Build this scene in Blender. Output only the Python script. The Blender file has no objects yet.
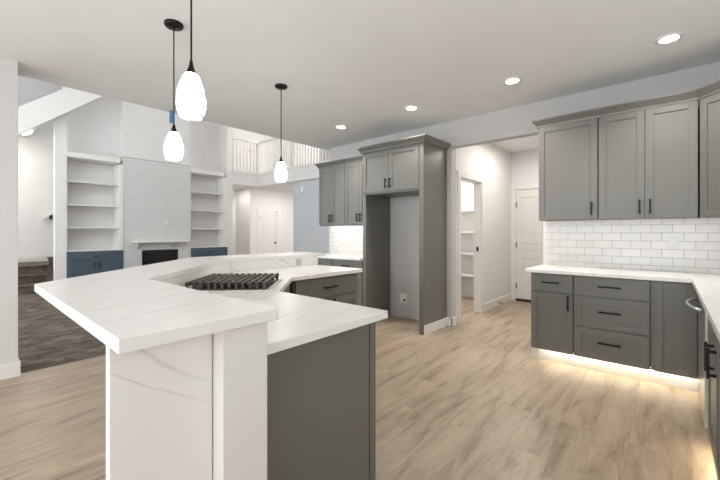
import bpy, math, random
from mathutils import Vector, Matrix
random.seed(7)
S = bpy.context.scene
COL = S.collection
R = math.radians
PI = math.pi

# ------------------------------------------------------------------ camera
H = 1.27
cd = bpy.data.cameras.new('camera')
cam = bpy.data.objects.new('camera', cd)
COL.objects.link(cam)
cd.sensor_width = 36.0
cd.lens = 36.0 * 357.0 / 720.0
cd.shift_y = -7.0 / 720.0
cam.location = (0, 0, H)
cam.rotation_euler = (R(90), 0, math.atan(309.0 / 357.0))
cd.clip_start = 0.05
S.camera = cam

# ------------------------------------------------------------------ world, exposure
w = bpy.data.worlds.new('world')
S.world = w
w.use_nodes = True
bg = w.node_tree.nodes['Background']
bg.inputs[0].default_value = (0.95, 0.975, 1.0, 1)
bg.inputs[1].default_value = 1.7
S.view_settings.view_transform = 'Standard'
S.view_settings.look = 'None'
S.view_settings.gamma = 1
S.view_settings.use_curve_mapping = False
S.view_settings.exposure = 1.27
try:
    S.cycles.use_denoising = True
    S.cycles.max_bounces = 10
    S.cycles.diffuse_bounces = 8
    S.cycles.sample_clamp_indirect = 6
except Exception:
    pass


def area(name, loc, rot, sx, sy, power, col=(1, 1, 1)):
    l = bpy.data.lights.new(name, 'AREA')
    l.shape = 'RECTANGLE'
    l.size = sx
    l.size_y = sy
    l.energy = power
    l.color = col
    o = bpy.data.objects.new(name, l)
    COL.objects.link(o)
    o.location = loc
    o.rotation_euler = rot
    return o


# daylight through the windows that lie outside the frame
DAY = (0.96, 0.98, 1.0)
area('window_daylight', (-7.3, -1.9, 2.6), (R(90), 0, PI), 4.0, 3.6, 480, DAY)
area('window_daylight', (-1.8, -3.2, 1.5), (R(90), 0, PI), 4.6, 2.4, 50, DAY)
# area lights added to brighten the hall, pantry, balcony hall and stairwell
area('added_room_fill', (-1.6, 5.7, 2.72), (0, 0, 0), 0.5, 1.2, 9, (1, 0.95, 0.88))
area('added_room_fill', (-3.0, 5.7, 2.72), (0, 0, 0), 0.6, 0.6, 14, (1, 0.98, 0.95))
area('added_room_fill', (-9.2, 7.4, 2.70), (0, 0, 0), 0.8, 0.8, 10, (1, 0.95, 0.88))
area('added_room_fill', (-8.6, 7.4, 5.4), (0, 0, 0), 2.0, 0.8, 30, (1, 0.96, 0.9))
area('added_room_fill', (-11.0, 0.2, 3.5), (0, 0, 0), 1.2, 1.2, 13, (1, 0.96, 0.9))
area('added_room_fill', (-10.6, 5.95, 2.72), (0, 0, 0), 0.9, 0.5, 4, (1, 0.97, 0.92))
area('added_room_fill', (-11.5, 7.6, 2.70), (0, 0, 0), 0.5, 0.5, 10, (1, 0.97, 0.92))


# ------------------------------------------------------------------ materials
def mat(name, rgb, rough=0.5, metal=0.0, emit=None, es=0.0, spec=None):
    m = bpy.data.materials.new(name)
    m.use_nodes = True
    b = m.node_tree.nodes['Principled BSDF']
    b.inputs['Base Color'].default_value = (*rgb, 1)
    b.inputs['Roughness'].default_value = rough
    b.inputs['Metallic'].default_value = metal
    if spec is not None:
        b.inputs['Specular IOR Level'].default_value = spec
    if emit:
        b.inputs['Emission Color'].default_value = (*emit, 1)
        b.inputs['Emission Strength'].default_value = es
    return m


def nodes(m):
    nt = m.node_tree
    return nt, nt.nodes['Principled BSDF']


def N(nt, typ, **kw):
    n = nt.nodes.new(typ)
    for k, v in kw.items():
        setattr(n, k, v)
    return n


def ramp(nt, stops):
    n = nt.nodes.new('ShaderNodeValToRGB')
    e = n.color_ramp.elements
    while len(e) < len(stops):
        e.new(0.5)
    for i, (p, c) in enumerate(stops):
        e[i].position = p
        e[i].color = (*c, 1) if len(c) == 3 else c
    return n


def paint(name, rgb, rough=0.6, bump=0.0, scale=120, var=0.015):
    """wall or cabinet paint: faint mottling and roller texture"""
    m = mat(name, rgb, rough)
    nt, b = nodes(m)
    tc = N(nt, 'ShaderNodeTexCoord')
    nz = N(nt, 'ShaderNodeTexNoise')
    nz.inputs['Scale'].default_value = 3.0
    nz.inputs['Detail'].default_value = 3
    nt.links.new(tc.outputs['Object'], nz.inputs['Vector'])
    lo = tuple(max(0, c * (1 - var)) for c in rgb)
    hi = tuple(min(1, c * (1 + var)) for c in rgb)
    rp = ramp(nt, [(0.3, lo), (0.7, hi)])
    nt.links.new(nz.outputs['Fac'], rp.inputs['Fac'])
    nt.links.new(rp.outputs['Color'], b.inputs['Base Color'])
    if bump:
        n2 = N(nt, 'ShaderNodeTexNoise')
        n2.inputs['Scale'].default_value = scale
        nt.links.new(tc.outputs['Object'], n2.inputs['Vector'])
        bp = N(nt, 'ShaderNodeBump')
        bp.inputs['Strength'].default_value = bump
        bp.inputs['Distance'].default_value = 0.002
        nt.links.new(n2.outputs['Fac'], bp.inputs['Height'])
        nt.links.new(bp.outputs['Normal'], b.inputs['Normal'])
    return m


M = {}
M['wall'] = paint('wall_paint', (0.76, 0.75, 0.74), 0.7, 0.12)
M['ceil'] = paint('ceiling_paint', (0.815, 0.825, 0.83), 0.8, 0.15)
M['white'] = paint('white_trim_paint', (0.78, 0.77, 0.75), 0.4)
M['door'] = paint('white_door_paint', (0.76, 0.74, 0.72), 0.4)
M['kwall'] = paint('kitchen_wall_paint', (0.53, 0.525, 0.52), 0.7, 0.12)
M['leftwall'] = paint('left_wall_paint', (0.66, 0.655, 0.65), 0.7, 0.12)
M['daylitwall'] = paint('daylight_tinted_wall_paint', (0.56, 0.59, 0.62), 0.7, 0.1)  # bluish cast of daylight put into this wall's colour
M['cab'] = paint('grey_cabinet_paint', (0.155, 0.152, 0.139), 0.36, 0, var=0.02)
M['cabblue'] = paint('slate_blue_cabinet_paint', (0.075, 0.105, 0.14), 0.4)
M['black'] = mat('black_metal', (0.012, 0.011, 0.010), 0.38, 0.6)
M['iron'] = mat('cast_iron', (0.062, 0.052, 0.042), 0.42, 0.1)
M['satin'] = mat('satin_steel', (0.75, 0.74, 0.72), 0.45, 0.7)
M['steel'] = mat('stainless_steel', (0.55, 0.55, 0.54), 0.28, 1.0)
M['dark'] = mat('firebox_black', (0.004, 0.004, 0.004), 0.35)
M['gap'] = mat('shadow_gap_black', (0.01, 0.01, 0.01), 0.8)
M['plast'] = mat('white_plastic', (0.8, 0.8, 0.78), 0.35)
M['tape'] = mat('blue_tape', (0.035, 0.11, 0.20), 0.6)
M['led'] = mat('warm_led', (1, 0.9, 0.7), 0.5, 0, (1.0, 0.86, 0.62), 30.0)
M['ledw'] = mat('white_led', (1, 1, 0.95), 0.5, 0, (1.0, 0.95, 0.85), 9.0)
M['lens'] = mat('lit_lens', (1, 1, 1), 0.5, 0, (1.0, 0.96, 0.9), 9.0)
M['thresh'] = mat('dark_threshold', (0.02, 0.015, 0.012), 0.5)


def quartz():
    """white quartz: thin, nearly straight, broken grey veins running one way"""
    m = mat('veined_quartz', (0.83, 0.82, 0.80), 0.24)
    nt, b = nodes(m)
    tc = N(nt, 'ShaderNodeTexCoord')

    def veins(nvec, freq, amp, nscale, width, off):
        dt = N(nt, 'ShaderNodeVectorMath', operation='DOT_PRODUCT')
        dt.inputs[1].default_value = nvec
        nt.links.new(tc.outputs['Object'], dt.inputs[0])
        nz = N(nt, 'ShaderNodeTexNoise')
        nz.inputs['Scale'].default_value = nscale
        nz.inputs['Detail'].default_value = 4
        nz.inputs['Roughness'].default_value = 0.5
        nt.links.new(tc.outputs['Object'], nz.inputs['Vector'])
        a = N(nt, 'ShaderNodeMath', operation='MULTIPLY_ADD')
        a.inputs[1].default_value = amp
        nt.links.new(nz.outputs['Fac'], a.inputs[0])
        f = N(nt, 'ShaderNodeMath', operation='MULTIPLY_ADD')
        f.inputs[1].default_value = freq
        f.inputs[2].default_value = off
        nt.links.new(dt.outputs['Value'], f.inputs[0])
        nt.links.new(f.outputs[0], a.inputs[2])
        fr = N(nt, 'ShaderNodeMath', operation='FRACT')
        nt.links.new(a.outputs[0], fr.inputs[0])
        sb = N(nt, 'ShaderNodeMath', operation='SUBTRACT')
        sb.inputs[1].default_value = 0.5
        nt.links.new(fr.outputs[0], sb.inputs[0])
        ab = N(nt, 'ShaderNodeMath', operation='ABSOLUTE')
        nt.links.new(sb.outputs[0], ab.inputs[0])
        rp = ramp(nt, [(0.0, (1, 1, 1)), (width * 0.35, (0.5, 0.5, 0.5)), (width, (0.06, 0.06, 0.06)), (width * 4, (0, 0, 0))])
        nt.links.new(ab.outputs[0], rp.inputs['Fac'])
        n2 = N(nt, 'ShaderNodeTexNoise')
        n2.inputs['Scale'].default_value = 2.6 + off
        nt.links.new(tc.outputs['Object'], n2.inputs['Vector'])
        r2 = ramp(nt, [(0.40, (0.04, 0.04, 0.04)), (0.62, (0.9, 0.9, 0.9))])
        nt.links.new(n2.outputs['Fac'], r2.inputs['Fac'])
        mu = N(nt, 'ShaderNodeMath', operation='MULTIPLY')
        nt.links.new(rp.outputs['Color'], mu.inputs[0])
        nt.links.new(r2.outputs['Color'], mu.inputs[1])
        return mu

    v1 = veins((1.0, 0.30, 0.42), 5.2, 0.55, 1.3, 0.022, 0.15)
    v2 = veins((0.9, 0.45, 0.75), 2.9, 0.5, 1.1, 0.007, 0.35)
    mxv = N(nt, 'ShaderNodeMath', operation='MAXIMUM')
    nt.links.new(v1.outputs[0], mxv.inputs[0])
    nt.links.new(v2.outputs[0], mxv.inputs[1])
    mx = N(nt, 'ShaderNodeMix', data_type='RGBA')
    mx.inputs[6].default_value = (0.84, 0.83, 0.81, 1)
    mx.inputs[7].default_value = (0.40, 0.385, 0.37, 1)
    nt.links.new(mxv.outputs[0], mx.inputs[0])
    nt.links.new(mx.outputs[2], b.inputs['Base Color'])
    return m


M['quartz'] = quartz()


def woodfloor():
    m = mat('light_oak_planks', (0.5, 0.4, 0.3), 0.38)
    nt, b = nodes(m)
    tc = N(nt, 'ShaderNodeTexCoord')
    sp = N(nt, 'ShaderNodeSeparateXYZ')
    nt.links.new(tc.outputs['Object'], sp.inputs[0])
    cb = N(nt, 'ShaderNodeCombineXYZ')
    nt.links.new(sp.outputs['Y'], cb.inputs[0])
    nt.links.new(sp.outputs['X'], cb.inputs[1])
    br = N(nt, 'ShaderNodeTexBrick')
    br.offset = 0.37
    br.inputs['Scale'].default_value = 1.0
    br.inputs['Brick Width'].default_value = 1.35
    br.inputs['Row Height'].default_value = 0.185
    br.inputs['Mortar Size'].default_value = 0.0012
    br.inputs['Mortar Smooth'].default_value = 0.3
    br.inputs['Color1'].default_value = (0, 0, 0, 1)
    br.inputs['Color2'].default_value = (1, 1, 1, 1)
    br.inputs['Mortar'].default_value = (0.5, 0.5, 0.5, 1)
    nt.links.new(cb.outputs[0], br.inputs['Vector'])
    # offset the grain in each plank
    ad = N(nt, 'ShaderNodeVectorMath', operation='MULTIPLY_ADD')
    ad.inputs[1].default_value = (7, 3, 5)
    nt.links.new(br.outputs['Color'], ad.inputs[0])
    nt.links.new(tc.outputs['Object'], ad.inputs[2])
    mp = N(nt, 'ShaderNodeMapping')
    mp.inputs['Scale'].default_value = (8.0, 1.1, 1)
    nt.links.new(ad.outputs[0], mp.inputs['Vector'])
    g = N(nt, 'ShaderNodeTexNoise')
    g.inputs['Scale'].default_value = 1.3
    g.inputs['Detail'].default_value = 6
    g.inputs['Roughness'].default_value = 0.62
    g.inputs['Distortion'].default_value = 0.7
    nt.links.new(mp.outputs['Vector'], g.inputs['Vector'])
    rp = ramp(nt, [(0.30, (0.205, 0.150, 0.102)), (0.43, (0.355, 0.275, 0.198)),
                   (0.56, (0.430, 0.340, 0.250)), (0.76, (0.490, 0.395, 0.300))])
    nt.links.new(g.outputs['Fac'], rp.inputs['Fac'])
    f = N(nt, 'ShaderNodeTexNoise')
    f.inputs['Scale'].default_value = 14
    f.inputs['Detail'].default_value = 4
    nt.links.new(mp.outputs['Vector'], f.inputs['Vector'])
    rf = ramp(nt, [(0.35, (0.9, 0.9, 0.9)), (0.65, (1.04, 1.04, 1.04))])
    nt.links.new(f.outputs['Fac'], rf.inputs['Fac'])
    m1 = N(nt, 'ShaderNodeMix', data_type='RGBA', blend_type='MULTIPLY')
    m1.inputs[0].default_value = 1
    nt.links.new(rp.outputs['Color'], m1.inputs[6])
    nt.links.new(rf.outputs['Color'], m1.inputs[7])
    rb = ramp(nt, [(0.0, (0.93, 0.93, 0.93)), (1.0, (1.06, 1.05, 1.04))])
    nt.links.new(br.outputs['Color'], rb.inputs['Fac'])
    m2 = N(nt, 'ShaderNodeMix', data_type='RGBA', blend_type='MULTIPLY')
    m2.inputs[0].default_value = 1
    nt.links.new(m1.outputs[2], m2.inputs[6])
    nt.links.new(rb.outputs['Color'], m2.inputs[7])
    m3 = N(nt, 'ShaderNodeMix', data_type='RGBA')
    m3.inputs[7].default_value = (0.27, 0.20, 0.14, 1)
    mm = N(nt, 'ShaderNodeMath', operation='MULTIPLY')
    mm.inputs[1].default_value = 0.55
    nt.links.new(br.outputs['Fac'], mm.inputs[0])
    nt.links.new(mm.outputs[0], m3.inputs[0])
    nt.links.new(m2.outputs[2], m3.inputs[6])
    nt.links.new(m3.outputs[2], b.inputs['Base Color'])
    return m


M['wood'] = woodfloor()


def carpet():
    m = mat('taupe_carpet', (0.2, 0.18, 0.16), 0.95, spec=0.1)
    nt, b = nodes(m)
    tc = N(nt, 'ShaderNodeTexCoord')
    mp = N(nt, 'ShaderNodeMapping')
    mp.inputs['Scale'].default_value = (1.5, 1.0, 1)
    nt.links.new(tc.outputs['Object'], mp.inputs['Vector'])
    n1 = N(nt, 'ShaderNodeTexNoise')
    n1.inputs['Scale'].default_value = 3.6
    n1.inputs['Detail'].default_value = 8
    n1.inputs['Roughness'].default_value = 0.75
    nt.links.new(mp.outputs['Vector'], n1.inputs['Vector'])
    rp = ramp(nt, [(0.34, (0.060, 0.047, 0.036)), (0.50, (0.125, 0.106, 0.086)), (0.68, (0.23, 0.205, 0.175))])
    nt.links.new(n1.outputs['Fac'], rp.inputs['Fac'])
    nt.links.new(rp.outputs['Color'], b.inputs['Base Color'])
    n2 = N(nt, 'ShaderNodeTexNoise')
    n2.inputs['Scale'].default_value = 160
    nt.links.new(tc.outputs['Object'], n2.inputs['Vector'])
    bp = N(nt, 'ShaderNodeBump')
    bp.inputs['Strength'].default_value = 0.6
    bp.inputs['Distance'].default_value = 0.006
    nt.links.new(n2.outputs['Fac'], bp.inputs['Height'])
    nt.links.new(bp.outputs['Normal'], b.inputs['Normal'])
    return m


M['carpet'] = carpet()


def tile():
    m = mat('white_subway_tile', (0.8, 0.8, 0.78), 0.12)
    nt, b = nodes(m)
    tc = N(nt, 'ShaderNodeTexCoord')
    sp = N(nt, 'ShaderNodeSeparateXYZ')
    nt.links.new(tc.outputs['Object'], sp.inputs[0])
    sm = N(nt, 'ShaderNodeMath', operation='ADD')
    nt.links.new(sp.outputs['X'], sm.inputs[0])
    nt.links.new(sp.outputs['Y'], sm.inputs[1])
    cb = N(nt, 'ShaderNodeCombineXYZ')
    nt.links.new(sm.outputs[0], cb.inputs[0])
    nt.links.new(sp.outputs['Z'], cb.inputs[1])
    br = N(nt, 'ShaderNodeTexBrick')
    br.offset = 0.5
    br.inputs['Scale'].default_value = 1.0
    br.inputs['Brick Width'].default_value = 0.158
    br.inputs['Row Height'].default_value = 0.0795
    br.inputs['Mortar Size'].default_value = 0.0016
    br.inputs['Mortar Smooth'].default_value = 0.1
    br.inputs['Color1'].default_value = (0.80, 0.79, 0.765, 1)
    br.inputs['Color2'].default_value = (0.84, 0.83, 0.81, 1)
    br.inputs['Mortar'].default_value = (0.36, 0.35, 0.34, 1)
    nt.links.new(cb.outputs[0], br.inputs['Vector'])
    nt.links.new(br.outputs['Color'], b.inputs['Base Color'])
    bp = N(nt, 'ShaderNodeBump', invert=True)
    bp.inputs['Strength'].default_value = 0.5
    bp.inputs['Distance'].default_value = 0.002
    nt.links.new(br.outputs['Fac'], bp.inputs['Height'])
    nt.links.new(bp.outputs['Normal'], b.inputs['Normal'])
    rr = ramp(nt, [(0, (0.14, 0.14, 0.14)), (1, (0.7, 0.7, 0.7))])
    nt.links.new(br.outputs['Fac'], rr.inputs['Fac'])
    nt.links.new(rr.outputs['Color'], b.inputs['Roughness'])
    return m


M['tile'] = tile()


def glassshade():
    m = mat('lit_seeded_glass', (0.32, 0.32, 0.32), 0.15)
    nt, b = nodes(m)
    tc = N(nt, 'ShaderNodeTexCoord')
    v = N(nt, 'ShaderNodeTexNoise')
    v.inputs['Scale'].default_value = 17
    v.inputs['Detail'].default_value = 3
    nt.links.new(tc.outputs['Object'], v.inputs['Vector'])
    rp = ramp(nt, [(0.39, (0.045, 0.045, 0.045)), (0.47, (1, 0.98, 0.95))])
    nt.links.new(v.outputs['Fac'], rp.inputs['Fac'])
    nt.links.new(rp.outputs['Color'], b.inputs['Emission Color'])
    b.inputs['Emission Strength'].default_value = 6.0
    return m


M['shade'] = glassshade()


# ------------------------------------------------------------------ mesh builder
class MB:
    def __init__(s):
        s.v = []
        s.f = []
        s.sm = []

    def add(s, vs, fs, smooth=False):
        n = len(s.v)
        s.v += [tuple(v) for v in vs]
        s.f += [tuple(i + n for i in f) for f in fs]
        s.sm += [smooth] * len(fs)
        return s

    def box(s, x0, x1, y0, y1, z0, z1):
        if x0 > x1: x0, x1 = x1, x0
        if y0 > y1: y0, y1 = y1, y0
        if z0 > z1: z0, z1 = z1, z0
        vs = [(x0, y0, z0), (x1, y0, z0), (x1, y1, z0), (x0, y1, z0),
              (x0, y0, z1), (x1, y0, z1), (x1, y1, z1), (x0, y1, z1)]
        return s.add(vs, [(0, 3, 2, 1), (4, 5, 6, 7), (0, 1, 5, 4), (1, 2, 6, 5), (2, 3, 7, 6), (3, 0, 4, 7)])

    def prism(s, poly, z0, z1):
        a = sum(poly[i][0] * poly[(i + 1) % len(poly)][1] - poly[(i + 1) % len(poly)][0] * poly[i][1] for i in range(len(poly)))
        if a < 0:
            poly = poly[::-1]
        n = len(poly)
        vs = [(x, y, z0) for x, y in poly] + [(x, y, z1) for x, y in poly]
        fs = [tuple(range(n))[::-1], tuple(range(n, 2 * n))]
        fs += [(i, (i + 1) % n, (i + 1) % n + n, i + n) for i in range(n)]
        return s.add(vs, fs)

    def extr(s, poly, axis, a0, a1):
        """prism whose polygon lies in the plane across 'axis' (x: (y,z), y: (x,z))"""
        n = len(poly)
        if axis == 'x':
            vs = [(a0, p, q) for p, q in poly] + [(a1, p, q) for p, q in poly]
        else:
            vs = [(p, a0, q) for p, q in poly] + [(p, a1, q) for p, q in poly]
        fs = [tuple(range(n))[::-1], tuple(range(n, 2 * n))]
        fs += [(i, (i + 1) % n, (i + 1) % n + n, i + n) for i in range(n)]
        return s.add(vs, fs)

    def tube(s, pts, r, n=10):
        pts = [Vector(p) for p in pts]
        base = len(s.v)
        rings = []
        for i, p in enumerate(pts):
            d = (pts[min(i + 1, len(pts) - 1)] - pts[max(i - 1, 0)]).normalized()
            up = Vector((0, 0, 1)) if abs(d.z) < 0.9 else Vector((1, 0, 0))
            a = d.cross(up).normalized()
            b = d.cross(a).normalized()
            rings.append([p + a * (r * math.cos(2 * PI * k / n)) + b * (r * math.sin(2 * PI * k / n)) for k in range(n)])
        vs = [v for rg in rings for v in rg]
        fs = []
        for i in range(len(pts) - 1):
            for k in range(n):
                fs.append((i * n + k, (i + 1) * n + k, (i + 1) * n + (k + 1) % n, i * n + (k + 1) % n))
        fs.append(tuple(range(n)))
        fs.append(tuple(range((len(pts) - 1) * n, len(pts) * n))[::-1])
        return s.add(vs, fs, True)

    def lathe(s, prof, n=28, c=(0, 0), caps=True):
        vs = [(c[0] + r * math.cos(2 * PI * k / n), c[1] + r * math.sin(2 * PI * k / n), z) for r, z in prof for k in range(n)]
        fs = []
        for i in range(len(prof) - 1):
            for k in range(n):
                fs.append((i * n + k, i * n + (k + 1) % n, (i + 1) * n + (k + 1) % n, (i + 1) * n + k))
        if caps:
            fs.append(tuple(range(n))[::-1])
            fs.append(tuple(range((len(prof) - 1) * n, len(prof) * n)))
        return s.add(vs, fs, True)

    def sweep(s, path, prof, closed=False):
        """mitred sweep of profile (out, z) along a horizontal path; 'out' is to the right of travel"""
        P = [Vector((p[0], p[1])) for p in path]
        n = len(P)
        rows = []
        for i in range(n):
            d0 = (P[i] - P[i - 1]).normalized() if i > 0 else None
            d1 = (P[i + 1] - P[i]).normalized() if i < n - 1 else None
            d0 = d0 or d1
            d1 = d1 or d0
            n0 = Vector((d0.y, -d0.x))
            n1 = Vector((d1.y, -d1.x))
            m_ = (n0 + n1).normalized()
            k = 1.0 / max(0.2, m_.dot(n0))
            rows.append([(P[i].x + m_.x * k * o, P[i].y + m_.y * k * o, z) for o, z in prof])
        q = len(prof)
        vs = [v for r_ in rows for v in r_]
        fs = []
        for i in range(n - 1):
            for j in range(q):
                fs.append((i * q + j, i * q + (j + 1) % q, (i + 1) * q + (j + 1) % q, (i + 1) * q + j))
        fs.append(tuple(range(q))[::-1])
        fs.append(tuple(range((n - 1) * q, n * q)))
        return s.add(vs, fs)

    def build(s, name, m, parent=None, bevel=0.0, loc=None):
        me = bpy.data.meshes.new(name)
        me.from_pydata(s.v, [], s.f)
        me.update()
        for p, sm in zip(me.polygons, s.sm):
            p.use_smooth = sm
        import bmesh as _b
        bm = _b.new()
        bm.from_mesh(me)
        _b.ops.recalc_face_normals(bm, faces=bm.faces)
        bm.to_mesh(me)
        bm.free()
        me.materials.append(M[m] if isinstance(m, str) else m)
        o = bpy.data.objects.new(name, me)
        COL.objects.link(o)
        if parent is not None:
            o.parent = parent
        if loc is not None:
            o.location = loc
        if bevel:
            md = o.modifiers.new('bevel', 'BEVEL')
            md.width = bevel
            md.segments = 2
            md.limit_method = 'ANGLE'
            md.angle_limit = R(40)
        return o


def tag(o, label=None, cat=None, group=None, kind=None):
    if label: o['label'] = label
    if cat: o['category'] = cat
    if group: o['group'] = group
    if kind: o['kind'] = kind
    return o


def thing(name, label, cat, loc=(0, 0, 0), rotz=0.0, group=None):
    o = bpy.data.objects.new(name, None)
    o.empty_display_size = 0.1
    COL.objects.link(o)
    o.location = loc
    o.rotation_euler = (0, 0, rotz)
    return tag(o, label, cat, group)


def struct(name, mb, m, parent=None, bevel=0.0):
    o = mb.build(name, m, parent, bevel)
    if parent is None:
        o['kind'] = 'structure'
    return o


def B(*a):
    return MB().box(*a)


def copy_tree(o, parent=None):
    c = o.copy()
    COL.objects.link(c)
    c.parent = parent
    for ch in list(o.children):
        copy_tree(ch, c)
    return c


# ------------------------------------------------------------------ structure
XF = -9.82          # face of the far built-in wall
WB = 4.484          # face of the kitchen back wall
CZ = 2.79           # kitchen ceiling

struct('floor', B(-4.45, 0.95, -3.5, 7.1, -0.1, 0.0), 'wood')
hf = struct('floor', B(-13.0, -4.62, 4.6, 9.0, -0.1, -0.002), 'wood')
cp = struct('floor', B(-13.0, -4.45, -2.0, 4.6, -0.1, 0.004), 'carpet')

struct('ceiling', B(-4.75, 0.95, -3.5, 7.1, CZ, CZ + 0.25), 'ceil')
struct('ceiling', B(-13.0, -4.75, -2.1, 9.0, 5.6, 5.8), 'ceil')

# kitchen back wall with the hall opening
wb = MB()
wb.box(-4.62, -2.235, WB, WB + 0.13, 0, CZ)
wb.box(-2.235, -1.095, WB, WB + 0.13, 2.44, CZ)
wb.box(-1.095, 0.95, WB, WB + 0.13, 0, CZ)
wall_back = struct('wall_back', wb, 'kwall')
ts = B(-1.07, 0.815, WB - 0.008, WB, 0.905, 1.42)
ts.build('tile_backsplash', 'tile', wall_back)
B(-4.60, -3.31, WB - 0.008, WB, 0.905, 1.42).build('tile_backsplash', 'tile', wall_back)
B(-1.093, -1.07, WB - 0.011, WB, 0.905, 1.42).build('tile_edge_trim', 'white', wall_back)

# right wall, with the window above the sink outside the frame
wr = MB()
wr.box(0.815, 0.95, -3.5, 0.9, 0, CZ)
wr.box(0.815, 0.95, 1.9, WB, 0, CZ)
wr.box(0.815, 0.95, 0.9, 1.9, 0, 1.15)
wr.box(0.815, 0.95, 0.9, 1.9, 2.0, CZ)
struct('wall_right', wr, 'wall')

# stub wall at the left, between kitchen and great room
wl = struct('wall_left', B(-4.75, -4.37, -2.0, 0.41, 0, CZ), 'leftwall', None, 0.004)
struct('baseboard_left', MB().box(-4.37, -4.355, -2.0, 0.425, 0, 0.13).box(-4.75, -4.37, 0.41, 0.425, 0, 0.13), 'white', None, 0.003)

# pantry wall, hall end wall
wp = MB()
wp.box(-2.38, -2.26, WB + 0.13, 4.80, 0, CZ)
wp.box(-2.38, -2.26, 5.56, 7.0, 0, CZ)
wp.box(-2.38, -2.26, 4.80, 5.56, 2.07, CZ)
struct('wall_pantry', wp, 'wall')
pc = MB()
pc.box(-2.26, -2.242, 5.56, 5.64, 0, 2.15).box(-2.26, -2.242, 4.715, 4.80, 0, 2.15).box(-2.26, -2.240, 4.70, 5.655, 2.07, 2.16)
pc.box(-2.38, -2.26, 5.545, 5.56, 0, 2.07).box(-2.38, -2.26, 4.80, 4.815, 0, 2.07).box(-2.38, -2.26, 4.815, 5.545, 2.055, 2.07)
pcs = struct('trim_1', pc, 'white', None, 0.002)
MB().box(-2.33, -2.30, 5.536, 5.545, 0.98, 1.05).build('strike_plate', 'black', pcs)
struct('baseboard_hall', MB().box(-2.26, -2.245, 5.64, 7.0, 0, 0.13), 'white', None, 0.003)
MB()
we = MB()
we.box(-2.38, -2.172, 7.0, 7.12, 0, CZ).box(-1.368, 0.2, 7.0, 7.12, 0, CZ).box(-2.172, -1.368, 7.0, 7.12, 2.072, CZ)
struct('wall_hall', we, 'wall')
struct('wall_hall', B(-0.35, -0.2, WB + 0.13, 7.0, 0, CZ), 'wall')
# pantry shell
pw = MB().box(-3.95, -2.38, 6.75, 6.87, 0, CZ).box(-4.07, -3.95, WB + 0.13, 6.87, 0, CZ)
struct('wall_pantry', pw, 'white')
struct('baseboard_pantry', B(-3.95, -2.38, 6.735, 6.75, 0, 0.13), 'white')


def panel_door(name, W, Ht, loc, rotz, knob_side, rows, hinge_z, cols=2, casing=0.085, thick=0.04, kn=True):
    """door in local coordinates: x along the wall, front at y=0 facing -y"""
    root = thing(name, None, None, loc, rotz)
    root['kind'] = 'structure'
    leaf = MB()
    leaf.box(0, W, 0.012, 0.012 + thick, 0.012, Ht)
    st = 0.10
    zs = [0.012] + [z for r_ in rows for z in r_] + [Ht]
    # stiles and rails stand proud of the recessed panels
    leaf.box(0, st, 0, 0.012, 0.012, Ht).box(W - st, W, 0, 0.012, 0.012, Ht)
    if cols == 2:
        for z0, z1 in rows:
            leaf.box(W / 2 - 0.05, W / 2 + 0.05, 0, 0.012, z0, z1)
    prev = 0.012
    for z0, z1 in rows:
        leaf.box(st, W - st, 0, 0.012, prev, z0)
        prev = z1
    leaf.box(st, W - st, 0, 0.012, prev, Ht)
    for z0, z1 in rows:
        n = cols
        for c in range(n):
            x0 = st if c == 0 else W / 2 + 0.05
            x1 = W - st if (c == n - 1) else W / 2 - 0.05
            leaf.box(x0 + 0.035, x1 - 0.035, 0.005, 0.012, z0 + 0.035, z1 - 0.035)
    lf = leaf.build('door_leaf', 'door', root, 0.003)
    cs = MB()
    cs.box(-0.012 - casing, -0.006, -0.018, 0.0, 0, Ht + 0.012).box(W + 0.006, W + 0.012 + casing, -0.018, 0.0, 0, Ht + 0.012)
    cs.box(-0.03 - casing, W + 0.03 + casing, -0.022, 0.0, Ht + 0.012, Ht + 0.012 + casing)
    cs.build('casing', 'white', root, 0.003)
    for z in hinge_z:
        hx = -0.008 if knob_side == 'r' else W + 0.008
        MB().box(hx - 0.012, hx + 0.016, -0.006, 0.001, z - 0.05, z + 0.05).tube([(hx, -0.008, z - 0.052), (hx, -0.008, z + 0.052)], 0.007, 8).build('hinge', 'black', lf)
    if kn:
        kx = W - 0.07 if knob_side == 'r' else 0.07
        k = MB().lathe([(0.004, 0), (0.032, 0), (0.032, 0.008), (0.012, 0.012), (0.012, 0.035), (0.026, 0.042), (0.030, 0.055), (0.022, 0.068), (0.004, 0.07)], 18)
        ko = k.build('knob', 'black', lf)
        ko.location = (kx, 0.0, 0.93)
        ko.rotation_euler = (R(90), 0, 0)
    return root


d1 = panel_door('door_1', 0.80, 2.07, (-2.17, 7.0, 0), 0, 'r', [(0.24, 0.80), (0.90, 1.08), (1.18, 1.93)], (0.28, 1.05, 1.80))
B(-0.005, 0.81, -0.03, 0.05, 0, 0.045).build('threshold', 'thresh', d1)

# ------------------------------------------------------------------ great room shell
struct('wall_left', MB().box(-13, -9.3, -2.1, -2.0, 0, 5.6).box(-5.3, -4.75, -2.1, -2.0, 0, 5.6)
       .box(-9.3, -5.3, -2.1, -2.0, 0, 0.6).box(-9.3, -5.3, -2.1, -2.0, 4.6, 5.6), 'wall')
struct('wall_upper', MB().box(-4.75, -4.62, -2.0, 9.0, CZ + 0.25, 4.3).box(-4.75, -4.62, -2.0, 9.0, 5.2, 5.6)
       .box(-4.75, -4.62, -2.0, 0.8, 4.3, 5.2).box(-4.75, -4.62, 4.2, 9.0, 4.3, 5.2), 'wall')  # unseen high opening added to let daylight onto the great room's far wall
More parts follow.
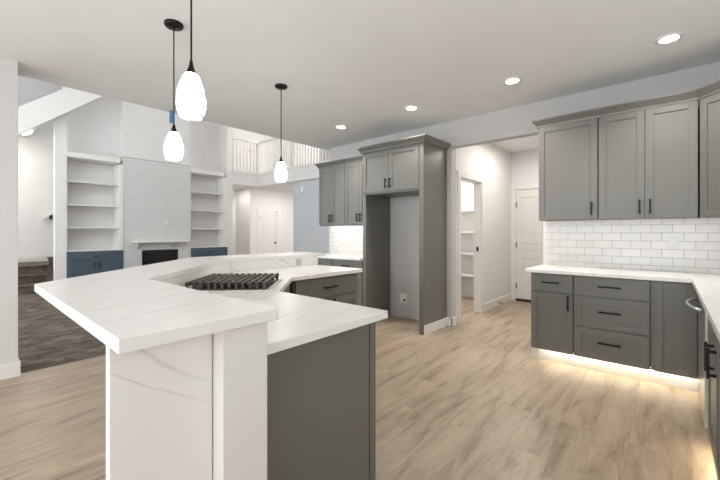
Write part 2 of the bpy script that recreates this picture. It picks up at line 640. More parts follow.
# stairwell walls behind the pillar
sw = MB()
sw.box(-12.1, -12.0, -2.0, 6.0, 0, 5.6)
struct('wall_stairs', sw, 'wall')
struct('ceiling', B(-12.0, XF - 0.02, -2.0, 1.30, 3.62, 3.74), 'ceil')
fl = thing('flush_ceiling_light', 'lit flush dome lamp under the ceiling above the stairs', 'lamp', (-11.0, 1.06, 3.62))
MB().lathe([(0.005, 0), (0.23, 0), (0.23, -0.03), (0.005, -0.03)], 28).build('base', 'white', fl)
MB().lathe([(0.22, -0.03), (0.20, -0.07), (0.14, -0.11), (0.05, -0.13), (0.005, -0.135)], 28, caps=False).build('dome', mat('lit_dome', (1, 1, 1), 0.4, 0, (1, 0.96, 0.88), 9.0), fl)
struct('trim_2', B(-12.0, -11.985, -1.0, 3.0, 0.62, 0.76), 'white')

# far wall: pillar, recess backs, chimney breast sides
RB = XF - 0.46       # back of the recesses
for a in ((RB - 0.12, RB, 1.68, 2.735), (RB - 0.12, RB, 4.325, 5.385), (RB - 0.12, XF, 5.385, 5.55)):
    struct('wall_far', B(*a, 0, 5.6), 'wall')

struct('wall_far', B(XF - 0.20, XF, 1.49, 1.68, 0, 4.05), 'wall')

# sloping white-boarded stair guard that crosses above the left recess
sl = MB().extr([(-0.6, 1.925), (2.70, 4.697), (2.70, 5.21), (-0.6, 2.492)], 'x', XF + 0.002, XF + 0.22)
struct('trim_3', sl, 'white', None, 0.003)


# ---- cabinets -----------------------------------------------------------
def shaker(x0, x1, z0, z1, st=0.057, th=0.02, slab=False):
    mb = MB()
    if slab:
        mb.box(x0, x1, 0, th, z0, z1)
    else:
        mb.box(x0, x0 + st, 0, th, z0, z1).box(x1 - st, x1, 0, th, z0, z1)
        mb.box(x0 + st, x1 - st, 0, th, z0, z0 + st).box(x0 + st, x1 - st, 0, th, z1 - st, z1)
        mb.box(x0 + st - 0.002, x1 - st + 0.002, 0.009, th, z0 + st - 0.002, z1 - st + 0.002)
    return mb


def handle(parent, x, z, L=0.14, vertical=False):
    mb = MB()
    t = 0.007
    if vertical:
        mb.box(x - t, x + t, -0.036, -0.025, z - L / 2, z + L / 2)
        for s_ in (-1, 1):
            mb.box(x - t, x + t, -0.027, 0.0, z + s_ * (L / 2 - 0.018) - t, z + s_ * (L / 2 - 0.018) + t)
    else:
        mb.box(x - L / 2, x + L / 2, -0.036, -0.025, z - t, z + t)
        for s_ in (-1, 1):
            mb.box(x + s_ * (L / 2 - 0.018) - t, x + s_ * (L / 2 - 0.018) + t, -0.027, 0.0, z - t, z + t)
    return mb.build('handle', 'black', parent, 0.0015)


def cabinet(name, label, cat, loc, rotz, width, depth, z0, z1, fronts, m='cab', group=None, body=None, kick=None, kickm='white'):
    """local frame: x along the front, fronts at y 0..0.02 facing -y, carcass behind them"""
    group = group or {'base_cabinet': 'grey base cabinets', 'wall_cabinet': 'grey wall cabinets', 'island_cabinet': 'grey island cabinets',
                      'built_in_cabinet': 'blue cabinets beside the fireplace'}.get(name)
    root = thing(name, label, cat, loc, rotz, group)
    mb = body if body else MB().box(0, width, 0.021, depth, z0, z1)
    mb.build('carcass', m, root, 0.001)
    for f in fronts:
        kind, x0, x1, a, b_ = f[:5]
        hd = f[5] if len(f) > 5 else None
        slab = kind == 'slab_drawer'
        nm = 'drawer_front' if 'drawer' in kind else 'door'
        p = shaker(x0, x1, a, b_, slab=slab).build(nm, m, root, 0.0015)
        if hd:
            handle(p, hd[1], hd[2], hd[3] if len(hd) > 3 else 0.14, hd[0] == 'v')
    if kick:
        MB().box(0, width, kick + 0.012, kick + 0.03, 0, z0).build('toe_kick', kickm, root)
        MB().box(0, width + 0.002, 0.0205, 0.027, 0.114, z0).build('added_led_lip', m, root)  # lip added to block the LED strip from showing between doors
    return root


CT = 0.875           # underside of counters
BY = 3.874           # face of the base cabinets
g = 0.003
# right of the opening
cabinet('base_cabinet', 'grey base cabinet with one drawer over one door, beside the hallway opening', 'cabinet',
        (-1.062, BY, 0), 0, 0.375, 0.6, 0.125, CT,
        [('slab_drawer', 0.004, 0.372, 0.692, 0.862, ('h', 0.185, 0.785, 0.15)),
         ('door', 0.004, 0.372, 0.112, 0.682, ('v', 0.335, 0.60, 0.14))], kick=0.032)
cabinet('base_cabinet', 'grey base cabinet with a stack of three wide drawers under the tiled wall', 'cabinet',
        (-0.685, BY, 0), 0, 0.566, 0.6, 0.125, CT,
        [('slab_drawer', 0.006, 0.560, 0.692, 0.862, ('h', 0.283, 0.785, 0.17)),
         ('drawer', 0.006, 0.560, 0.402, 0.682, ('h', 0.283, 0.555, 0.17)),
         ('drawer', 0.006, 0.560, 0.112, 0.392, ('h', 0.283, 0.275, 0.17))], kick=0.032)
cabinet('base_cabinet', 'grey corner base cabinet with one full-height door and no handle', 'cabinet',
        (-0.117, BY, 0), 0, 0.325, 0.6, 0.125, CT,
        [('door', 0.022, 0.285, 0.112, 0.862)], kick=0.032)

# right-hand run, faces -x
RX = 0.172
cabinet('base_cabinet', 'narrow grey corner filler cabinet hidden behind the dishwasher handle', 'cabinet',
        (RX, 3.852, 0), -PI / 2, 0.31, 0.60, 0.125, CT, [('door', 0.04, 0.305, 0.112, 0.862)], kick=0.032)
dw = thing('dishwasher', 'stainless dishwasher seen edge-on in the right-hand run, with a bowed bar handle', 'dishwasher', (RX - 0.012, 3.54, 0), -PI / 2)
MB().box(0.002, 0.598, 0.03, 0.58, 0.10, 0.868).build('tub', 'dark', dw)
MB().box(0.004, 0.596, 0, 0.03, 0.112, 0.862).build('door_panel', 'steel', dw, 0.003)
MB().box(0.0, 0.6, 0.045, 0.06, 0, 0.10).build('toe_kick', 'white', dw)
hp = [(0.05 + 0.5 * t / 14, -0.012 - 0.055 * math.sin(PI * t / 14) ** 0.6, 0.80) for t in range(15)]
MB().tube(hp, 0.011, 12).build('bar_handle', 'steel', dw)
MB().box(0.055, 0.10, -0.006, 0.001, 0.715, 0.765).build('blue_tape', 'tape', dw)
cabinet('base_cabinet', 'grey base cabinet in the right-hand run beside the dishwasher, black bar handle on its door', 'cabinet',
        (RX, 2.935, 0), -PI / 2, 0.46, 0.60, 0.125, CT, [('door', 0.004, 0.456, 0.112, 0.862, ('v', 0.40, 0.64, 0.15))], kick=0.032)
cabinet('base_cabinet', 'grey sink base cabinet at the right edge of the photo, nearest the camera', 'cabinet',
        (RX, 2.470, 0), -PI / 2, 0.9, 0.60, 0.125, CT,
        [('door', 0.004, 0.448, 0.112, 0.862, ('v', 0.06, 0.64, 0.15)), ('door', 0.452, 0.896, 0.112, 0.862)], kick=0.032)

# countertop, L-shaped
ct = thing('countertop', 'white veined quartz L-shaped countertop below the tiled wall', 'countertop', (-1.1, 3.835, CT))
MB().prism([(0, 0), (1.237, 0), (1.237, -4.3), (1.913, -4.3), (1.913, 0.641), (0, 0.641)], 0.0, 0.035).build('slab', 'quartz', ct, 0.003)

# upper cabinets on the right
UZ0, UZ1 = 1.405, 2.405
UY = 4.154
cabinet('wall_cabinet', 'grey single-door wall cabinet at the hallway end, above the white tiles', 'cabinet',
        (-1.062, UY, 0), 0, 0.538, 0.328, UZ0, UZ1,
        [('door', 0.004, 0.532, UZ0 + 0.002, UZ1 - 0.01, ('v', 0.486, 1.51, 0.13))])
cabinet('wall_cabinet', 'grey double-door wall cabinet in the middle of the tiled wall', 'cabinet',
        (-0.522, UY, 0), 0, 0.710, 0.328, UZ0, UZ1,
        [('door', 0.004, 0.354, UZ0 + 0.002, UZ1 - 0.01, ('v', 0.318, 1.51, 0.13)),
         ('door', 0.358, 0.706, UZ0 + 0.002, UZ1 - 0.01, ('v', 0.394, 1.51, 0.13))])
dl = 0.40
cabinet('wall_cabinet', 'grey wall cabinet set diagonally across the corner at the right edge', 'cabinet',
        (0.192, UY, 0), -PI / 4, dl, 0.3, UZ0, UZ1, [('door', 0.006, dl - 0.006, UZ0 + 0.002, UZ1 - 0.01)],
        body=MB().prism([(0.015, 0.021), (dl - 0.015, 0.021), (dl + 0.2, 0.225), (dl / 2, 0.66), (-0.225, 0.235)], UZ0, UZ1))
CR = [(0, 0), (0.012, 0), (0.016, 0.018), (0.050, 0.062), (0.056, 0.066), (0.056, 0.080), (0, 0.080)]


def crown(label, path, z):
    return tag(MB().sweep(path, [(o, z + q) for o, q in CR]).build('crown_molding', 'cab', None, 0), label, 'moulding')


crown('grey crown moulding along the top of the wall cabinets over the white tiles',
      [(-1.066, WB - 0.002), (-1.066, UY + 0.012), (0.190, UY + 0.012), (0.476, UY - 0.274)], UZ1 - 0.008)

# ---- refrigerator surround --------------------------------------------
FY = 3.865
fr = thing('refrigerator_surround', 'tall grey cabinet surround around the empty fridge alcove', 'cabinet', (-3.31, FY, 0))
MB().box(0.945, 1.01, 0, 0.607, 0, 2.405).build('side_panel', 'cab', fr, 0.002)
MB().box(0, 0.055, 0.021, 0.607, 0, 2.405).build('side_panel', 'cab', fr, 0.002)
MB().box(0.055, 0.945, 0.021, 0.607, 1.81, 2.405).build('carcass', 'cab', fr)
for x0, x1, hx in ((0.020, 0.463, 0.428), (0.467, 0.938, 0.502)):
    dd = shaker(x0, x1, 1.832, 2.385).build('door', 'cab', fr, 0.0015)
    handle(dd, hx, 1.94, 0.13, True)
MB().sweep([(1.012, 0.606), (1.012, -0.002), (-0.002, -0.002), (-0.002, 0.30)][::-1], [(o, 2.400 + q) for o, q in CR]).build('crown', 'cab', fr)
struct('baseboard_back', MB().box(-2.30, -2.288, 3.868, WB, 0, 0.118).box(-2.3, -2.222, WB - 0.014, WB, 0, 0.118)
       .box(-2.235, -2.222, WB - 0.014, WB + 0.14, 0, 0.118), 'white', None, 0.002)

# water valve box inside the alcove
vb = thing('valve_box', 'recessed white water valve box low on the fridge alcove wall', 'outlet', (-3.01, WB, 0.294))
MB().box(-0.07, -0.05, -0.012, 0, -0.07, 0.07).box(0.05, 0.07, -0.012, 0, -0.07, 0.07).box(-0.05, 0.05, -0.012, 0, -0.07, -0.05).box(-0.05, 0.05, -0.012, 0, 0.05, 0.07).build('frame', 'plast', vb, 0.002)
MB().box(-0.05, 0.05, -0.004, 0, -0.05, 0.05).build('back_plate', 'plast', vb)
MB().lathe([(0.014, 0), (0.014, 0.02), (0.008, 0.03)], 14).build('valve', 'black', vb, 0, (0.015, -0.012, -0.045))

# ---- left part of the back wall ----------------------------------------
LUZ1 = 2.375
cabinet('wall_cabinet', 'grey double-door wall cabinet farthest left, beside the bluish wall', 'cabinet',
        (-4.525, UY, 0), 0, 0.606, 0.328, UZ0, LUZ1,
        [('door', 0.004, 0.301, UZ0 + 0.002, LUZ1 - 0.01, ('v', 0.27, 1.51, 0.13)),
         ('door', 0.305, 0.602, UZ0 + 0.002, LUZ1 - 0.01, ('v', 0.336, 1.51, 0.13))])
cabinet('wall_cabinet', 'grey double-door wall cabinet next to the fridge surround', 'cabinet',
        (-3.917, UY, 0), 0, 0.602, 0.328, UZ0, LUZ1,
        [('door', 0.004, 0.299, UZ0 + 0.002, LUZ1 - 0.01, ('v', 0.268, 1.51, 0.13)),
         ('door', 0.303, 0.598, UZ0 + 0.002, LUZ1 - 0.01, ('v', 0.334, 1.51, 0.13))])
crown('grey crown moulding on the two wall cabinets left of the fridge surround',
      [(-4.529, WB - 0.002), (-4.529, UY + 0.012), (-3.372, UY + 0.012)], LUZ1 - 0.006)
cabinet('base_cabinet', 'grey base cabinet in the back, left one behind the island end', 'cabinet',
        (-4.545, BY, 0), 0, 0.61, 0.6, 0.125, CT,
        [('slab_drawer', 0.004, 0.606, 0.692, 0.862, ('h', 0.305, 0.785, 0.15)),
         ('door', 0.004, 0.303, 0.112, 0.682), ('door', 0.307, 0.606, 0.112, 0.682)], kick=0.032)
cabinet('base_cabinet', 'grey base cabinet in the back, touching the fridge surround', 'cabinet',
        (-3.931, BY, 0), 0, 0.616, 0.6, 0.125, CT,
        [('slab_drawer', 0.004, 0.613, 0.692, 0.862, ('h', 0.31, 0.785, 0.15)),
         ('door', 0.004, 0.308, 0.112, 0.682), ('door', 0.312, 0.613, 0.112, 0.682)], kick=0.032)
tag(B(-4.52, -3.32, UY + 0.022, UY + 0.036, UZ0 - 0.022, UZ0 - 0.001).build('added_led_lip', 'cab'), 'thin grey lip added to hide the LED strip below the two wall cabinets left of the fridge surround', 'moulding')  # added only to screen the LED strip behind it
c2 = thing('countertop', 'short white quartz countertop left of the fridge surround', 'countertop', (-4.57, 3.835, CT))
MB().box(0, 1.257, 0, 0.641, 0, 0.035).build('slab', 'quartz', c2, 0.003)

# ---- LED strips ---------------------------------------------------------
tag(B(-0.95, 0.165, BY + 0.029, BY + 0.036, 0.117, 0.1235).build('light_strip', 'led'), 'warm LED strip glowing under the drawer cabinets along the toe kick', 'light', 'toe kick light strips')
tag(B(RX + 0.029, RX + 0.036, 1.7, 2.92, 0.117, 0.1235).build('light_strip', 'led'), 'warm LED strip glowing under the right-hand run', 'light', 'toe kick light strips')
tag(B(-4.45, -3.40, WB - 0.10, WB - 0.08, UZ0 - 0.010, UZ0 - 0.002).build('light_strip', 'ledw'), 'white LED strip under the wall cabinets left of the fridge surround', 'light')

# ------------------------------------------------------------------ island
BT = 1.037
ST = 0.035
bar = thing('bar_top', 'raised white veined quartz bar top bending around the island', 'countertop', (-0.915, 0.25, BT - ST))


def loc(poly, o):
    return [(x - o[0], y - o[1]) for x, y in poly]


bo = (-0.915, 0.25)
bpoly = [(-0.915, 0.245), (-0.915, 0.672), (-2.027, 0.672), (-3.04, 1.685), (-3.04, 2.85), (-3.47, 2.85), (-3.47, 1.525), (-2.195, 0.260)]
MB().prism(loc(bpoly, bo), 0, ST).build('slab', 'quartz', bar, 0.003)
tag(MB().box(-0.015, 0.015, -0.126, 0.126, 0, BT - ST - 0.0005).build('waterfall_panel', 'quartz', None, 0.002, (-1.015, 0.376, 0)), 'white veined quartz panel standing on end under the near end of the bar top', 'panel')

kw = thing('island_support', 'white painted half wall and end post carrying the raised bar top', 'half wall', (-0.945, 0.505, 0))
ko = (-0.945, 0.505)
kpoly = [(-1.05, 0.515), (-1.05, 0.650), (-2.018, 0.650), (-3.065, 1.697), (-3.065, 2.80), (-3.20, 2.80), (-3.20, 1.64), (-2.075, 0.515)]
MB().prism(loc(kpoly, ko), 0, BT - ST).build('wall_core', 'wall', kw)
MB().box(0, -0.105, 0, 0.147, 0, BT - ST).build('end_post', 'white', kw, 0.003)

cto = (-0.98, 0.67)
cpoly = [(-0.98, 0.672), (-0.985, 1.338), (-1.83, 1.345), (-2.335, 1.85), (-2.335, 2.74), (-3.045, 2.74), (-3.045, 1.69), (-2.027, 0.672)]
ic = thing('island_countertop', 'lower white veined quartz countertop of the island holding the cooktop', 'countertop', (-0.98, 0.67, CT))
MB().prism(loc(cpoly, cto), 0, 0.035).build('slab', 'quartz', ic, 0.003)
rp_ = [(-0.985, 0.653), (-0.985, 0.668), (-2.026, 0.668), (-3.047, 1.689), (-3.047, 2.78), (-3.062, 2.78), (-3.062, 1.695), (-2.02, 0.653)]
MB().prism(loc(rp_, cto), 0.036, BT - ST - CT - 0.001).build('riser', 'quartz', ic)

# leg 1 end cabinet
ec = thing('island_cabinet', 'grey island end cabinet with plain side panel at the front of the photo', 'cabinet', (-1.02, 1.29, 0), PI)
MB().box(0.0, 0.62, 0.05, 0.62, 0, CT).build('carcass', 'cab', ec)
MB().box(0.0, 0.62, 0.0445, 0.05, 0.02, CT - 0.01).build('reveal', 'gap', ec)
for x0, x1, hx in ((0.0, 0.308, 0.27), (0.312, 0.62, 0.35)):
    dd = MB().box(x0, x1, 0.0, 0.044, 0.11, 0.862).build('door', 'cab', ec, 0.002)
    handle(dd, hx, 0.70, 0.14, True)
MB().box(0.02, 0.62, 0.03, 0.0445, 0, 0.107).build('toe_kick', 'cab', ec)
cabinet('island_cabinet', 'grey island cabinet set diagonally below the cooktop', 'cabinet', (-1.66, 1.33 - 0.17, 0), 3 * PI / 4, 0.95, 0.5, 0.107, CT,
        [('drawer', 0.16, 0.86, 0.60, 0.862)],
        body=MB().prism([(0.12, 0.021), (0.90, 0.021), (0.90, 0.44), (0.12, 0.44)], 0, CT))
cabinet('island_cabinet', 'grey island cabinet with one wide drawer over two doors facing the fridge alcove', 'cabinet', (-2.37, 1.905, 0), PI / 2, 0.80, 0.66, 0.107, CT,
        [('slab_drawer', 0.012, 0.795, 0.685, 0.862, ('h', 0.40, 0.775, 0.17)),
         ('door', 0.012, 0.402, 0.112, 0.675, ('v', 0.362, 0.60, 0.13)),
         ('door', 0.406, 0.795, 0.112, 0.675, ('v', 0.446, 0.60, 0.13))], kick=0.032)

# cooktop on the diagonal
ck = thing('gas_cooktop', 'black gas cooktop with heavy iron grates on the lower island counter', 'cooktop', (-2.23, 1.292, 0.9105), 3 * PI / 4)
CWX, CWY = 0.255, 0.262
MB().box(-CWX - 0.02, CWX + 0.02, -CWY, CWY - 0.005, 0, 0.010).build('base_plate', 'satin', ck, 0.003)
MB().box(-CWX + 0.02, CWX - 0.02, -CWY + 0.016, CWY - 0.02, 0.010, 0.014).build('burner_pan', 'dark', ck)
for i in range(3):                                   # three grates side by side, fingers along the counter front
    y0 = -CWY + 0.010 + i * (2 * CWY - 0.02) / 3 + 0.002
    y1 = y0 + (2 * CWY - 0.02) / 3 - 0.004
    gm = MB()
    zb, zt = 0.036, 0.046
    for x in (-CWX + 0.035, -0.12, -0.008, 0.105, CWX - 0.05):
        gm.box(x, x + 0.016, y0, y1, zb, zt + 0.010)
    for k in range(4):
        y = y0 + 0.018 + k * (y1 - y0 - 0.036) / 3 - 0.0055
        gm.box(-CWX, CWX, y - 0.004, y + 0.014, zb + 0.002, zt + 0.012)
        for x in (-CWX, CWX - 0.012):
            gm.box(x, x + 0.014, y - 0.003, y + 0.013, 0.010, zb + 0.004)
    gm.build('grate', 'iron', ck, 0.002)
for x, y, r in ((-0.18, -0.11, 0.035), (-0.18, 0.12, 0.03), (0, 0.0, 0.05), (0.18, -0.11, 0.03), (0.18, 0.12, 0.04)):
    MB().lathe([(r, 0.0), (r, 0.012), (r * 0.8, 0.014), (r * 0.8, 0.022), (0.004, 0.023)], 20).build('burner', 'iron', ck, 0, (x, y, 0.010))

# outlet on the riser
ro = thing('riser_outlet', 'small grey outlet set in the quartz riser of the island', 'outlet', (-3.046, 2.50, 0.955), PI / 2)
MB().box(-0.035, 0.035, -0.004, 0.0, -0.035, 0.035).build('plate', mat('grey_plate', (0.5, 0.5, 0.48), 0.4), ro, 0.002)


# ------------------------------------------------------------------ pendants
def pendant(label, loc_):
    t = thing('pendant_light', label, 'lamp', loc_, 0, 'pendant lights over the bar')
    # origin at the ceiling, everything hangs below
    bz = 1.803 - CZ
    MB().lathe([(0.005, 0), (0.064, 0), (0.064, -0.012), (0.058, -0.022), (0.012, -0.026), (0.005, -0.03)], 28).build('canopy', 'black', t)
    MB().tube([(0, 0, -0.02), (0, 0, bz + 0.255)], 0.0045, 8).build('rod', 'black', t)
    MB().lathe([(0.006, bz + 0.262), (0.008, bz + 0.248), (0.012, bz + 0.230), (0.023, bz + 0.207), (0.027, bz + 0.198), (0.005, bz + 0.197)], 22).build('socket_cap', 'black', t)
    prof = [(0.028, 0.232), (0.038, 0.218), (0.050, 0.190), (0.060, 0.158), (0.068, 0.122), (0.0715, 0.092), (0.070, 0.058), (0.063, 0.024), (0.054, 0.0), (0.050, 0.0), (0.059, 0.025), (0.066, 0.06), (0.067, 0.09)]
    MB().lathe([(r * 0.89, bz + z * 0.86) for r, z in prof], 32, caps=False).build('glass_shade', 'shade', t)
    return t


p1 = pendant('nearest lit glass pendant lamp, its canopy above the picture edge', (-1.665, 0.735, CZ))
pl = copy_tree(p1)
pl.location = (-2.722, 1.077, CZ)
pl['label'] = 'middle lit glass pendant lamp with a blue tape tag on its rod'
MB().box(-0.030, 0.004, -0.004, 0.004, -0.72, -0.63).build('tape_tag', 'tape', pl)
pl.rotation_euler.z = R(40)
p3 = copy_tree(p1)
p3.location = (-3.03, 2.255, CZ)
p3['label'] = 'farthest lit glass pendant lamp, beside the grey wall cabinets'

# ------------------------------------------------------------------ recessed lights
RL = ['recessed ceiling light nearest the right edge, above the corner wall cabinets', 'second recessed ceiling light from the right, above the hallway opening',
      'third recessed ceiling light from the right, in front of the fridge surround', 'recessed ceiling light farthest left, above the left wall cabinets']
for i in range(4):
    t = thing('recessed_light', RL[i], 'lamp', (0.0 - 1.182 * i, 3.685, CZ), 0, 'recessed lights in the kitchen ceiling')
    MB().lathe([(0.060, 0), (0.092, 0), (0.092, -0.004), (0.072, -0.010), (0.060, -0.008)], 28, caps=False).build('trim_ring', 'white', t)
    MB().lathe([(0.002, -0.001), (0.062, -0.001), (0.062, -0.007), (0.002, -0.008)], 28, caps=False).build('lens', 'lens', t)
    l = bpy.data.lights.new('bulb', 'SPOT')
    l.energy = 32
    l.color = (1, 0.96, 0.90)
    l.spot_size = R(135)
    l.spot_blend = 0.8
    l.shadow_soft_size = 0.07
    o = bpy.data.objects.new('bulb', l)
    COL.objects.link(o)
    o.parent = t
    o.location = (0, 0, -0.02)

# ------------------------------------------------------------------ pantry shelves
for k, z in enumerate((0.45, 0.86, 1.27, 1.68)):
    tag(B(-3.945, -2.385, 6.40, 6.748, z, z + 0.03).build('pantry_shelf', 'white', None, 0.002),
        ['lowest white pantry shelf seen through the pantry doorway', 'second lowest white pantry shelf seen through the pantry doorway',
         'third white pantry shelf from the bottom, seen through the pantry doorway', 'topmost white pantry shelf seen through the pantry doorway'][k], 'shelf', 'pantry shelves')
ds = thing('door_stop', 'small black door stop on the hallway baseboard', 'door stop', (-2.245, 6.25, 0.06))
MB().tube([(0, 0, 0), (0.07, 0, 0)], 0.006, 8).build('rod', 'black', ds)
MB().tube([(0.06, 0, 0), (0.082, 0, 0)], 0.011, 10).build('tip', 'black', ds)


def wall_plate(name, label, loc_, rotz, kind):
    t = thing(name, label, 'switch' if kind == 's' else 'outlet', loc_, rotz)
    MB().box(-0.036, 0.036, -0.006, 0, -0.058, 0.058).build('plate', 'plast', t, 0.002)
    if kind == 's':
        MB().box(-0.017, 0.017, -0.009, -0.006, -0.034, 0.034).build('rocker', 'plast', t, 0.001)
    else:
        for z in (-0.022, 0.022):
            MB().box(-0.015, 0.015, -0.008, -0.006, z - 0.013, z + 0.013).build('socket', 'plast', t, 0.001)
    return t


wall_plate('wall_outlet', 'white outlet plate on the tiled wall near the right corner', (0.034, WB - 0.008, 1.176), 0, 'o')

# ------------------------------------------------------------------ built-ins on the far wall
def bookcase(label, y0, y1, fr_):
    W = y1 - y0
    t = thing('built_in_bookcase', label, 'bookcase', (XF, y0, 0), PI / 2, 'built-in bookcases beside the fireplace')
    MB().box(0.0, 0.02, 0.03, 0.44, 0.885, 2.90).box(W - fr_, W, -0.012, 0.44, 0.885, 2.90).build('side_frame', 'white', t, 0.002)
    MB().box(0, W - fr_ + 0.02, -0.03, 0.44, 2.92, 3.03).build('header', 'white', t, 0.003)
    MB().box(0.0, W, -0.03, 0.44, 0.862, 0.885).build('ledge', 'white', t, 0.002)
    MB().box(0.0, W, 0.42, 0.44, 0.885, 2.90).build('back_panel', 'wall', t)
    for z in (1.375, 1.875, 2.385):
        MB().box(0.02, W - fr_, 0.0, 0.42, z, z + 0.03).build('shelf', 'white', t, 0.002)
    return t


bookcase('white built-in bookcase left of the fireplace, beside the stairs', 1.68, 2.735, 0.09)
bookcase('white built-in bookcase right of the fireplace, beside the balcony', 4.325, 5.385, 0.13)


def bluecab(label, y0, y1):
    W = y1 - y0
    cabinet('built_in_cabinet', label, 'cabinet', (XF + 0.035, y0, 0), PI / 2, W, 0.45, 0.0, 0.86,
            [('slab_drawer', 0.07, W - 0.07, 0.66, 0.82, ('h', W / 2, 0.75, 0.16)),
             ('door', 0.07, W / 2 - 0.002, 0.09, 0.64, ('v', W / 2 - 0.045, 0.55, 0.14)),
             ('door', W / 2 + 0.002, W - 0.07, 0.09, 0.64, ('v', W / 2 + 0.045, 0.55, 0.14))], m='cabblue')


bluecab('slate blue low cabinet under the bookcase beside the stairs', 1.68, 2.735)
bluecab('slate blue low cabinet under the bookcase right of the fireplace', 4.325, 5.385)

# fireplace chimney breast
def shiplap():
    m = mat('white_shiplap_paint', (0.66, 0.66, 0.655), 0.5)
    nt, b = nodes(m)
    tc = N(nt, 'ShaderNodeTexCoord')
    sp = N(nt, 'ShaderNodeSeparateXYZ')
    nt.links.new(tc.outputs['Object'], sp.inputs[0])
    cb = N(nt, 'ShaderNodeCombineXYZ')
    nt.links.new(sp.outputs['X'], cb.inputs[0])
    nt.links.new(sp.outputs['Z'], cb.inputs[1])
    br = N(nt, 'ShaderNodeTexBrick')
    br.offset = 0.4
    br.inputs['Scale'].default_value = 1
    br.inputs['Brick Width'].default_value = 1.6
    br.inputs['Row Height'].default_value = 0.30
    br.inputs['Mortar Size'].default_value = 0.003
    br.inputs['Color1'].default_value = (0.65, 0.65, 0.645, 1)
    br.inputs['Color2'].default_value = (0.665, 0.665, 0.66, 1)
    br.inputs['Mortar'].default_value = (0.48, 0.48, 0.48, 1)
    nt.links.new(cb.outputs[0], br.inputs['Vector'])
    nt.links.new(br.outputs['Color'], b.inputs['Base Color'])
    return m


M['shiplap'] = shiplap()
fp = thing('fireplace', 'white boarded fireplace wall with black firebox between the two bookcases', 'fireplace', (XF, 2.735, 0), PI / 2)
FW = 4.325 - 2.735
ch = MB().box(0, 0.40, 0, 0.58, 0, 3.08).box(1.255, FW, 0, 0.58, 0, 3.08).box(0.40, 1.255, 0, 0.58, 0.845, 3.08).box(0.40, 1.255, 0.35, 0.58, 0, 0.845)
ch.build('shiplap_surround', 'shiplap', fp)
MB().box(0.0, FW, 0.012, 0.58, 3.09, 5.6).build('upper_breast', 'wall', fp)
MB().box(0, FW, 0.004, 0.58, 3.08, 3.09).build('reveal', 'gap', fp)
fb = MB().box(0.40, 1.255, -0.004, 0.02, 0.805, 0.845).box(0.40, 0.44, -0.004, 0.02, 0, 0.805).box(1.215, 1.255, -0.004, 0.02, 0, 0.805).box(0.44, 1.215, 0.33, 0.35, 0, 0.805)
fb.build('firebox', 'dark', fp)
MB().box(0.44, 1.215, 0.02, 0.025, 0, 0.805).build('glass_front', mat('black_glass', (0.005, 0.005, 0.005), 0.08), fp)
mn = MB().box(0.19, 1.49, -0.17, 0, 1.03, 1.075).build('mantel_shelf', 'white', fp, 0.003)
for x in (0.27, 1.03):
    MB().extr([(-0.14, 1.03), (-0.01, 1.03), (-0.01, 0.88), (-0.03, 0.88)], 'x', x, x + 0.03).build('bracket', 'white', mn)
wall_plate('wall_outlet', 'white outlet plate on the boarded wall above the mantel', (XF, 3.69, 1.56), PI / 2, 'o')

# ------------------------------------------------------------------ staircase
st = thing('staircase', 'grey carpeted stairs climbing behind the white pillar', 'stairs', (XF, -0.6, 0))
for k in range(3):
    MB().box(-0.16 - 0.28 * k - 1.9 + 0.28 * k, -0.235 - 0.28 * k, 0, 2.28, 0.004 + 0.187 * k, 0.187 * (k + 1) - 0.04).box(-0.16 - 0.28 * k - 1.9 + 0.28 * k, -0.203 - 0.28 * k, 0, 2.28, 0.187 * (k + 1) - 0.045, 0.187 * (k + 1)).build('step', 'carpet', st, 0.008)
hr = thing('stair_handrail', 'white sloping handrail on the stairwell wall with a dark bracket', 'handrail', (-12.0, 1.55, 1.60), 0)
MB().extr([(0, 0), (1.4, 1.02), (1.4, 1.09), (0, 0.07)], 'x', 0.05, 0.11).build('rail', 'white', hr, 0.004)
MB().box(0, 0.10, 0.16, 0.20, 0.02, 0.13).build('bracket', 'black', hr)
sc = thing('stair_newel', 'small dark newel block at the foot of the pillar above the steps', 'newel', (XF - 0.70, 1.53, 0.561))
MB().box(-0.05, 0.05, -0.05, 0.05, 0, 0.13).box(-0.065, 0.065, -0.065, 0.065, 0.13, 0.17).build('post', 'carpet', sc, 0.004)

# ------------------------------------------------------------------ hall under the balcony
struct('wall_hall', MB().box(-10.52, -10.40, 6.5, 6.80, 0, 2.75).box(-10.52, -10.40, 7.60, 9.0, 0, 2.75).box(-10.52, -10.40, 6.80, 7.60, 2.05, 2.75), 'wall')
struct('wall_hall', B(-11.30, -10.52, 6.50, 6.62, 0, 2.75), 'wall')
struct('wall_hall', B(-12.1, -11.9, 5.5, 9.0, 0, 2.75), 'wall')
struct('wall_hall', B(-8.18, -4.62, 6.52, 6.64, 0, 2.75), 'daylitwall')
struct('wall_hall', B(-12.1, -4.62, 8.9, 9.0, 0, 5.6), 'wall')
panel_door('door_2', 0.70, 2.02, (-10.40, 6.85, 0), PI / 2, 'r', [(0.22, 0.80), (1.0, 1.90)], (0.3, 1.05, 1.8), cols=1, casing=0.06)
wall_plate('light_switch', 'white light switch left of the far hall door under the balcony', (-10.8, 6.5, 1.42), 0, 's')
th = thing('door_chime', 'white chime box on the bluish wall below the balcony', 'chime', (-7.76, 6.52, 2.476))
MB().box(-0.05, 0.05, -0.04, 0, -0.085, 0.085).build('cover', 'plast', th, 0.006)

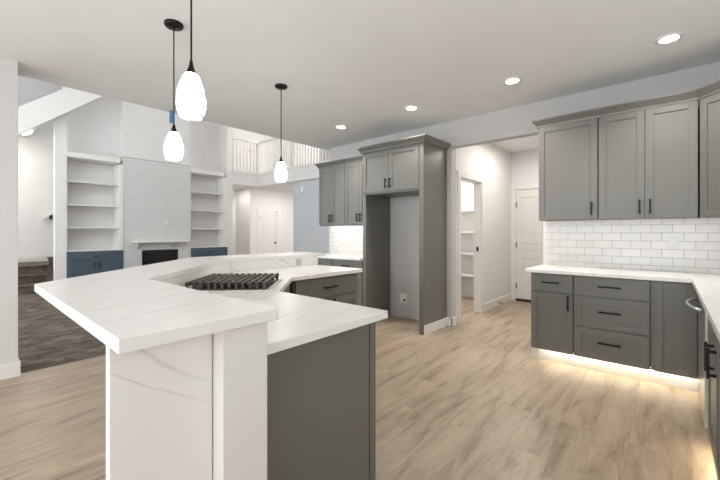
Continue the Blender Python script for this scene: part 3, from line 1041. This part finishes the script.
# balcony
struct('ceiling', MB().box(-12.1, XF, 5.55, 9.0, 2.75, 3.12).box(XF, -4.62, 6.46, 9.0, 2.75, 3.12), 'wall')
struct('trim_4', MB().box(XF - 0.01, XF + 0.02, 5.55, 6.46, 3.10, 3.16).box(XF - 0.01, -4.62, 6.44, 6.47, 3.10, 3.16)
       .box(XF, XF + 0.012, 5.55, 6.45, 2.74, 2.78).box(XF, -4.62, 6.448, 6.46, 2.74, 2.78), 'white')
br_ = thing('balcony_railing', 'white balcony railing with slim balusters above the hall', 'railing', (XF, 6.45, 3.16))
RZ = 0.93
MB().box(-0.06, 0.02, -0.90, 0.02, RZ, RZ + 0.05).build('handrail', 'white', br_, 0.004)
MB().box(-0.02, 5.2, -0.02, 0.06, RZ, RZ + 0.05).build('handrail', 'white', br_, 0.004)
MB().box(-0.06, 0.02, -0.06, 0.02, 0, RZ + 0.02).build('newel_post', 'white', br_, 0.004)
MB().box(1.60, 1.68, -0.03, 0.05, 0, RZ + 0.02).build('newel_post', 'white', br_, 0.004)
b0 = MB().box(-0.017, 0.017, -0.017, 0.017, 0, RZ).build('baluster', 'white', br_)
b0.location = (-0.02, -0.86, 0)
for i in range(1, 7):
    c = b0.copy()
    COL.objects.link(c)
    c.parent = br_
    c.location = (-0.02, -0.86 + 0.118 * i, 0)
for i in range(1, 44):
    x = -0.02 + 0.118 * i
    if 1.56 < x < 1.72:
        continue
    c = b0.copy()
    COL.objects.link(c)
    c.parent = br_
    c.location = (x, 0.02, 0)
# upper hall wall and door
struct('wall_upper', MB().box(-11.3, -11.2, 5.4, 6.2, 3.12, 5.6).box(-11.3, -11.2, 7.0, 9.0, 3.12, 5.6).box(-11.3, -11.2, 6.2, 7.0, 5.16, 5.6), 'wall')
struct('wall_upper', B(-11.2, -8.6, 7.9, 8.0, 3.12, 5.6), 'wall')
panel_door('door_3', 0.76, 2.03, (-11.2, 6.22, 3.12), PI / 2, 'l', [(0.22, 0.80), (1.0, 1.90)], (0.3, 1.05, 1.8), cols=1, casing=0.06)

# carpet edge strip between carpet and wood
struct('trim_5', B(-4.465, -4.44, 0.41, 4.6, 0, 0.006), mat('dark_edge', (0.10, 0.085, 0.07), 0.6))
